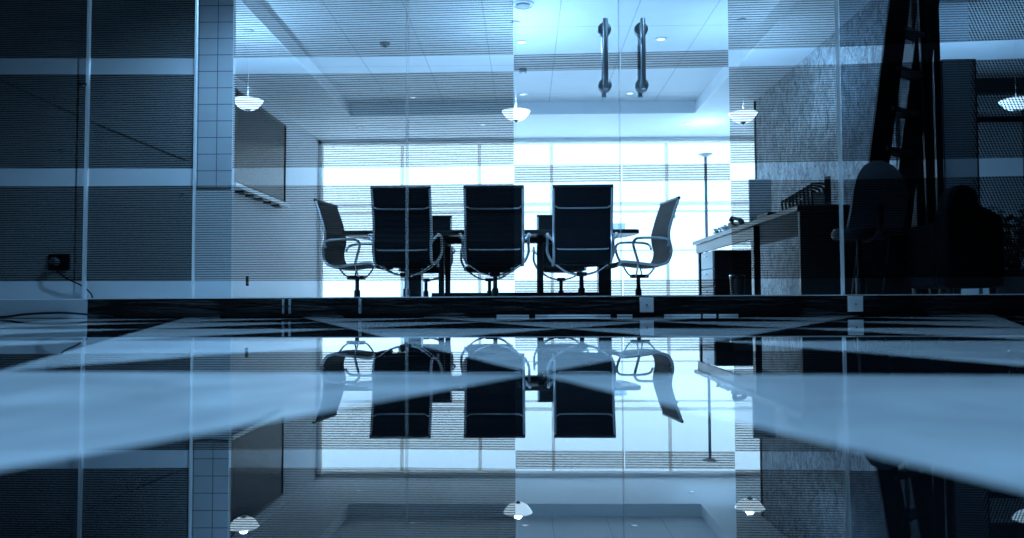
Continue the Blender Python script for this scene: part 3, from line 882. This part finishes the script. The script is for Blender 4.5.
m = MB(); m.tube(smooth_path([(-.06, -.07, .05), (-.06, -.05, .085), (-.06, .02, .11), (-.06, .08, .12), (-.06, .10, .10)], 4), [.02] * 6 + [.014] * 6 + [.02] * 5, 10); m.build('handset', 'black_plastic', t)
dx0, dx1 = at_y(749, 200, 8.0).x, at_y(771, 200, 8.0).x
t = thing('desk_screen', 'narrow grey screen panel standing upright at the back of the desk', 'desk screen', ((dx0 + dx1) / 2, 8.0, DZ))
dw = (dx1 - dx0) / 2
m = MB(); m.span((-dw, -.02, .02), (dw, .02, .60)); m.build('panel', 'pale_laminate', t, bevel=.006)
for q_ in (-1, 1):
    m = MB(); m.span((q_ * dw * .7 - .02, -.07, 0), (q_ * dw * .7 + .02, .07, .022)); m.build('foot', 'dark_metal', t, bevel=.004)
# pale flowers in a low bowl at the far end
t = thing('flower_bowl', 'low bowl of pale flowers at the far end of the desk', 'flowers', (at_y(724, 230, 8.35).x + .02, 8.35, DZ)); t.scale = (1.35, 1.35, 1.1)
m = MB(); m.lathe([(.05, 0), (.075, .03), (.085, .06), (.08, .06), (.06, .03), (0, .02)], (0, 0, 0), 20); m.build('bowl', 'white_plastic', t)
m = MB()
for k in range(46):
    a = random.uniform(0, 2 * PI); r = random.uniform(0, .11); z = .06 + random.uniform(0, .075) * (1 - r / .16)
    c = Vector((r * math.cos(a), r * math.sin(a), z)); s = random.uniform(.016, .028)
    rot = Euler((random.uniform(-.9, .9), random.uniform(-.9, .9), a)).to_matrix()
    m.add([c + rot @ Vector(q) for q in ((-s, 0, 0), (0, -s * .7, s * .3), (s, 0, 0), (0, s * .7, s * .3), (0, 0, s * .9), (0, 0, -s * .3))],
          [(0, 1, 4), (1, 2, 4), (2, 3, 4), (3, 0, 4), (1, 0, 5), (2, 1, 5), (3, 2, 5), (0, 3, 5)])
m.build('blossoms', 'pale_flower', t)

# ------------------------------------------------------------------ right bay
# ladder leaning to the column; near stile on the left, far stile on the right
t = thing('stepladder', 'tall black stepladder with broad stiles left of the black column', 'ladder', (0, 0, 0))
A0, A1 = at_y(859, 300, 5.0), at_y(904, -35, 5.0)
A0.z = 0.0
off = Vector((.30, .22, 0))
dv = (A1 - A0)
for o_ in (Vector((0, 0, 0)), off):
    a = A0 + o_; b = A1 + o_
    sd = Vector((dv.z, 0, -dv.x)).normalized() * .066
    m = MB()
    v = []
    for yy in (-.016, .016):
        for p_ in (a - sd, a + sd, b + sd, b - sd): v.append(p_ + Vector((0, yy, 0)))
    m.add(v, [(0, 1, 2, 3), (7, 6, 5, 4), (0, 4, 5, 1), (1, 5, 6, 2), (2, 6, 7, 3), (3, 7, 4, 0)])
    m.build('stile', 'black_paint', t, bevel=.004)
for k in range(1, 9):
    c = A0 + dv * (k / 8.6)
    m = MB(); m.beam(c + off * .04, c + off * .96, .10, .03); m.build('tread', 'black_paint', t, bevel=.003)
top = [A1 + Vector((-.06, -.03, 0)), A1 + Vector((.07, -.03, 0)), A1 + off + Vector((.10, .06, 0)), A1 + off + Vector((-.04, .06, 0))]
m = MB(); m.prism([(q.x, q.y) for q in top], A1.z - .005, A1.z + .03, 'Z'); m.build('top_step', 'black_paint', t, bevel=.004)
for a_, b_ in ((A1 + off * .35 + Vector((.05, .02, -.01)), Vector((2.84, 5.34, 0))), (A1 + off + Vector((.03, .03, -.01)), Vector((2.99, 5.50, 0)))):
    m = MB(); m.beam(a_, b_, .045, .03, (0, 1, 0)); m.build('rear_leg', 'black_paint', t, bevel=.003)
# tall dark board behind it
b0, b1 = at_y(941, 61, 6.6), at_y(973.5, 61, 6.6)
t = thing('tall_board', 'tall flat grey board standing right of the black column', 'board', ((b0.x + b1.x) / 2, 6.6, 0))
w = (b1.x - b0.x) / 2
m = MB(); m.span((-w, -.015, .32), (w, .015, b0.z)); m.build('panel', 'grey_board', t, bevel=.003)
for q_ in (-1, 1):
    m = MB(); m.span((q_ * w - .012, -.17, 0), (q_ * w + .012, .17, .03)); m.build('foot', 'dark_metal', t, bevel=.004)
m = MB(); m.span((-w - .008, -.02, .03), (-w, .02, b0.z + .008)); m.span((w, -.02, .03), (w + .008, .02, b0.z + .008)); m.span((-w, -.02, b0.z), (w, .02, b0.z + .008)); m.build('frame', 'dark_metal', t)

mb = MB(); mb.span((3.1, 8.4, 2.36), (6.2, 8.5, 2.52))  # plain dark bar giving the dark band across the bay
struct(mb.build('trim_5', 'black_paint', smooth=False), 'dark horizontal bar across the right bay', 'beam')
mb = MB(); mb.span((3.1, 9.44, 2.28), (6.2, 9.5, 2.34))
struct(mb.build('trim_6', 'black_paint', smooth=False), 'dark bar on the back wall of the right bay', 'rail')
# task chair with a rounded back, near the glass
p = at_y(874, 200, 4.36)
t = thing('task_chair', 'dark task chair with a rounded back in front of the ladder', 'chair', (p.x + .01, 4.58, 0), R(4))
zt = at_y(879, 161, 4.36).z
m = MB()
rows = []
for i in range(9):
    row = []
    for j in range(13):
        z = .50 + (zt - .50) * j / 12
        f = (j / 12)
        wd = .160 * (1 if f < .35 else math.sqrt(max(0.02, 1 - ((f - .35) / .655) ** 2.2)))
        x = wd * (-1 + 2 * i / 8)
        row.append(Vector((x, -.18 + .5 * x * x - .05 * math.sin(f * PI) - .03 * f, z)))
    rows.append(row)
m.shell(rows, .03); m.build('backrest', 'smoke_plastic', t)
m = MB(); m.lathe([(.001, .44), (.145, .44), (.158, .46), (.158, .485), (.145, .505), (.0, .51)], (0, 0, 0), 28); m.build('seat', 'black_mesh', t)
m = MB(); m.tube(smooth_path([(0, -.05, .43), (0, -.18, .44), (0, -.235, .50), (0, -.245, .62)], 4), .016, 8); m.build('back_strut', 'dark_metal', t)
m = MB(); m.lathe([(.028, .07), (.028, .22), (.018, .23), (.018, .44)], (0, 0, 0), 14); m.build('column', 'dark_metal', t)
m = MB(); m.lathe([(.03, .06), (.04, .07), (.04, .10), (.03, .11)], (0, 0, 0), 16)
for k in range(5):
    a = 2 * PI * k / 5 + .3; d = Vector((math.cos(a), math.sin(a), 0))
    m.tube([d * .03 + Vector((0, 0, .085)), d * .20 + Vector((0, 0, .056))], [.018, .011], 8)
base = m.build('base', 'black_plastic', t)
for k in range(5):
    a = 2 * PI * k / 5 + .3; d = Vector((math.cos(a), math.sin(a), 0))
    m = MB(); rot = Matrix.Rotation(a + PI / 2, 3, 'Z'); w_ = MB(); w_.lathe([(.014, -.014), (.025, -.011), (.026, 0), (.025, .011), (.014, .014)], (0, 0, 0), 14, 'X')
    m.add([rot @ q + d * .205 + Vector((0, 0, .026)) for q in w_.v], w_.f); m.tube([d * .205 + Vector((0, 0, .026)), d * .205 + Vector((0, 0, .06))], .006, 6)
    m.build('caster', 'black_plastic', base)

# black armchair with a rounded headrest
AY = 4.62
l_, r_ = at_y(946, 240, AY).x, at_y(1006, 240, AY).x
t = thing('lounge_armchair', 'black upholstered armchair with a rounded headrest at the far right', 'armchair', ((l_ + r_) / 2, AY + .28, 0), 0)
w = (r_ - l_) / 2
zt = at_y(960, 184, AY).z; zs = at_y(985, 207, AY).z; zf = at_y(960, 288, AY).z
m = MB()
def arc(x0, x1, y0, y1, n=8): return [(x0 + (x1 - x0) * math.sin(k / n * PI / 2), y0 + (y1 - y0) * (1 - math.cos(k / n * PI / 2))) for k in range(n + 1)]
hx0, hx1 = at_y(949, 190, AY).x - (l_ + r_) / 2, at_y(980, 190, AY).x - (l_ + r_) / 2
poly = [(-w, zf), (w, zf), (w, zs - .10), (w - .03, zs - .04), (w - .10, zs), (hx1 + .02, zs + .005)]
cxh = (hx0 + hx1) / 2; rh = (hx1 - hx0) / 2
for k in range(11):
    a = PI * k / 10; poly.append((cxh + rh * math.cos(a), zs + .02 + (zt - zs - .02) * math.sin(a) ** .8))
poly += [(-w, zs - .02)]
m.prism(poly, -.28, -.14, 'Y'); m.build('backrest', 'black_leather', t, bevel=.03)
m = MB(); m.span((-w + .06, -.14, zf), (w - .06, .22, .40)); m.build('seat', 'black_leather', t, bevel=.04)
for s in (-1, 1):
    m = MB(); m.span((s * w - (.07 if s > 0 else 0), -.14, zf), (s * w + (.07 if s < 0 else 0), .20, .56)); m.build('armrest', 'black_leather', t, bevel=.03)
for sx in (-1, 1):
    for sy in (-.22, .16):
        m = MB(); m.lathe([(.013, 0), (.022, zf + .01)], (sx * (w - .05), sy, 0), 12); m.build('leg', 'dark_metal', t)
# leafy potted plant
PYY = 5.85
p = at_y(1016, 290, PYY)
t = thing('potted_plant', 'dark leafy pot plant at the far right edge behind the glass', 'plant', (p.x, PYY, 0))
m = MB(); m.lathe([(.10, 0), (.15, .26), (.165, .27), (.165, .30), (.145, .30), (.14, .26), (0, .25)], (0, 0, 0), 28); m.build('pot', 'terracotta', t)
m = MB(); m.lathe([(.142, .262), (.08, .27), (0, .272)], (0, 0, 0), 20); m.build('soil', 'soil', t)
ms, ml = MB(), MB()
for k in range(26):
    a = random.uniform(0, 2 * PI); r = random.uniform(.03, .30); z = random.uniform(.40, .90)
    tip = Vector((r * math.cos(a), r * math.sin(a), z))
    mid = Vector((tip.x * .35, tip.y * .35, .28 + (z - .28) * .65))
    path = smooth_path([(tip.x * .1, tip.y * .1, .26), mid, tip], 4)
    ms.tube(path, [.005 - .0003 * i for i in range(len(path))], 5)
    for q in range(7):
        b = path[min(len(path) - 1, 3 + q)] if q < 6 else tip
        la = a + random.uniform(-1.8, 1.8); ln = random.uniform(.08, .14); wd = ln * .30; up_ = random.uniform(-.5, .7)
        d = Vector((math.cos(la), math.sin(la), up_)).normalized(); s = d.cross(Vector((0, 0, 1))).normalized(); nn = s.cross(d)
        ml.add([b, b + d * ln * .4 + s * wd - nn * .008, b + d * ln - nn * .02, b + d * ln * .4 - s * wd - nn * .008, b + d * ln * .45 + nn * .006], [(0, 1, 4), (1, 2, 4), (2, 3, 4), (3, 0, 4)])
ms.build('stems', 'dark_leaf', t); ml.build('leaves', 'dark_leaf', t, smooth=False, fix=False)

# ------------------------------------------------------------------ left bay: socket with plug and cable, cable on the floor
p = at_y(59, 262, PY)
t = thing('wall_socket', 'double wall socket with a plugged-in cable low on the left partition', 'socket', (p.x, PY + .01, p.z))
m = MB(); m.box((0, -.008, 0), (.155, .016, .115)); m.build('face_plate', 'black_plastic', t, bevel=.004)
m = MB(); m.lathe([(.032, 0), (.032, -.03), (.024, -.045), (0, -.045)], (-.02, -.016, 0), 18, 'Y'); m.build('plug', 'grey_plastic', t)
c1 = at_y(95, 300, PY); c1 = Vector((c1.x - p.x, -.035, c1.z - p.z))
m = MB(); m.tube(smooth_path([(-.02, -.055, -.01), (.0, -.06, -.05), (.08, -.05, -.12), (.18, -.04, -.17), (c1.x - .02, -.035, c1.z + .05), c1, (c1.x + .03, -.035, -p.z + .006)], 6), .006, 8); m.build('cable', 'black_plastic', t)
a, b = at_y(-20, 70, PY), at_y(186, 160, PY)
t = thing('hanging_cable', 'thin dark cable slanting across the left partition', 'cable', a)
m = MB(); m.tube([Vector((0, 0, 0)) + (b - a) * (k / 12) + Vector((0, .006, -.02 * math.sin(PI * k / 12))) for k in range(13)], .0022, 6)
m.build('cord', 'black_plastic', t)
pts = []
for px, py in ((-60, 319), (0, 316), (25, 313.5), (60, 312), (90, 314), (115, 316)):
    u, z = on_glass(px, 305)
    pts.append(GM @ Vector((u * .92, -.31 - .02 * (px % 3), max(.006, on_glass(px, py)[1]))))
t = thing('floor_cable', 'black cable lying along the foot of the pale plinth', 'cable', (pts[0].x, pts[0].y, 0))
m = MB(); m.tube([q - Vector((pts[0].x, pts[0].y, 0)) for q in smooth_path(pts, 5)], .006, 8); m.build('cord', 'black_plastic', t)

# ------------------------------------------------------------------ light
w = bpy.data.worlds.new('sky'); SC.world = w; w.use_nodes = True
bg = w.node_tree.nodes['Background']
bg.inputs[0].default_value = (0.47, 0.75, 1.0, 1); bg.inputs[1].default_value = 2.8
def lamp(name, typ, loc, energy, col=LIGHT, rot=(0, 0, 0), **kw):
    d = bpy.data.lights.new(name, typ); d.energy = energy; d.color = col
    for k, v in kw.items(): setattr(d, k, v)
    o = bpy.data.objects.new(name, d); COL.objects.link(o); o.location = loc; o.rotation_euler = rot
    return o
for x, y, e in ((-0.9, 1.0, 390), (0.9, 1.0, 60), (-1.3, 3.0, 240), (1.3, 3.0, 120), (-3.0, 2.4, 30), (3.4, 2.4, 25)):
    lamp('lobby_fill', 'SPOT', (x, y, 2.95), e, spot_size=R(110), spot_blend=1.0, shadow_soft_size=.04)  # unseen spots added to light the lobby floor, no fixtures
lamp('partition_fill', 'SPOT', (-1.35, 4.5, 2.5), 190, spot_size=R(165), spot_blend=0.6, shadow_soft_size=.05)  # added spot without a fixture, brightens the left partition
lamp('bay_fill', 'POINT', (3.97, 7.0, 1.3), 60, shadow_soft_size=0.0)  # added point light hidden behind the board, brightens the bay walls
# the sky portal of the back windows, and the sun on the paving outside
po = lamp('window_portal', 'AREA', (1.0, BACK + .2, 1.3), 1, rot=(R(-90), 0, 0), shape='RECTANGLE', size=8.4, size_y=2.6)
po.data.cycles.is_portal = True
lamp('sun', 'SUN', (0, 20, 20), 95, col=(0.45, 0.74, 1.0), rot=(R(32), 0, 0), angle=R(1))
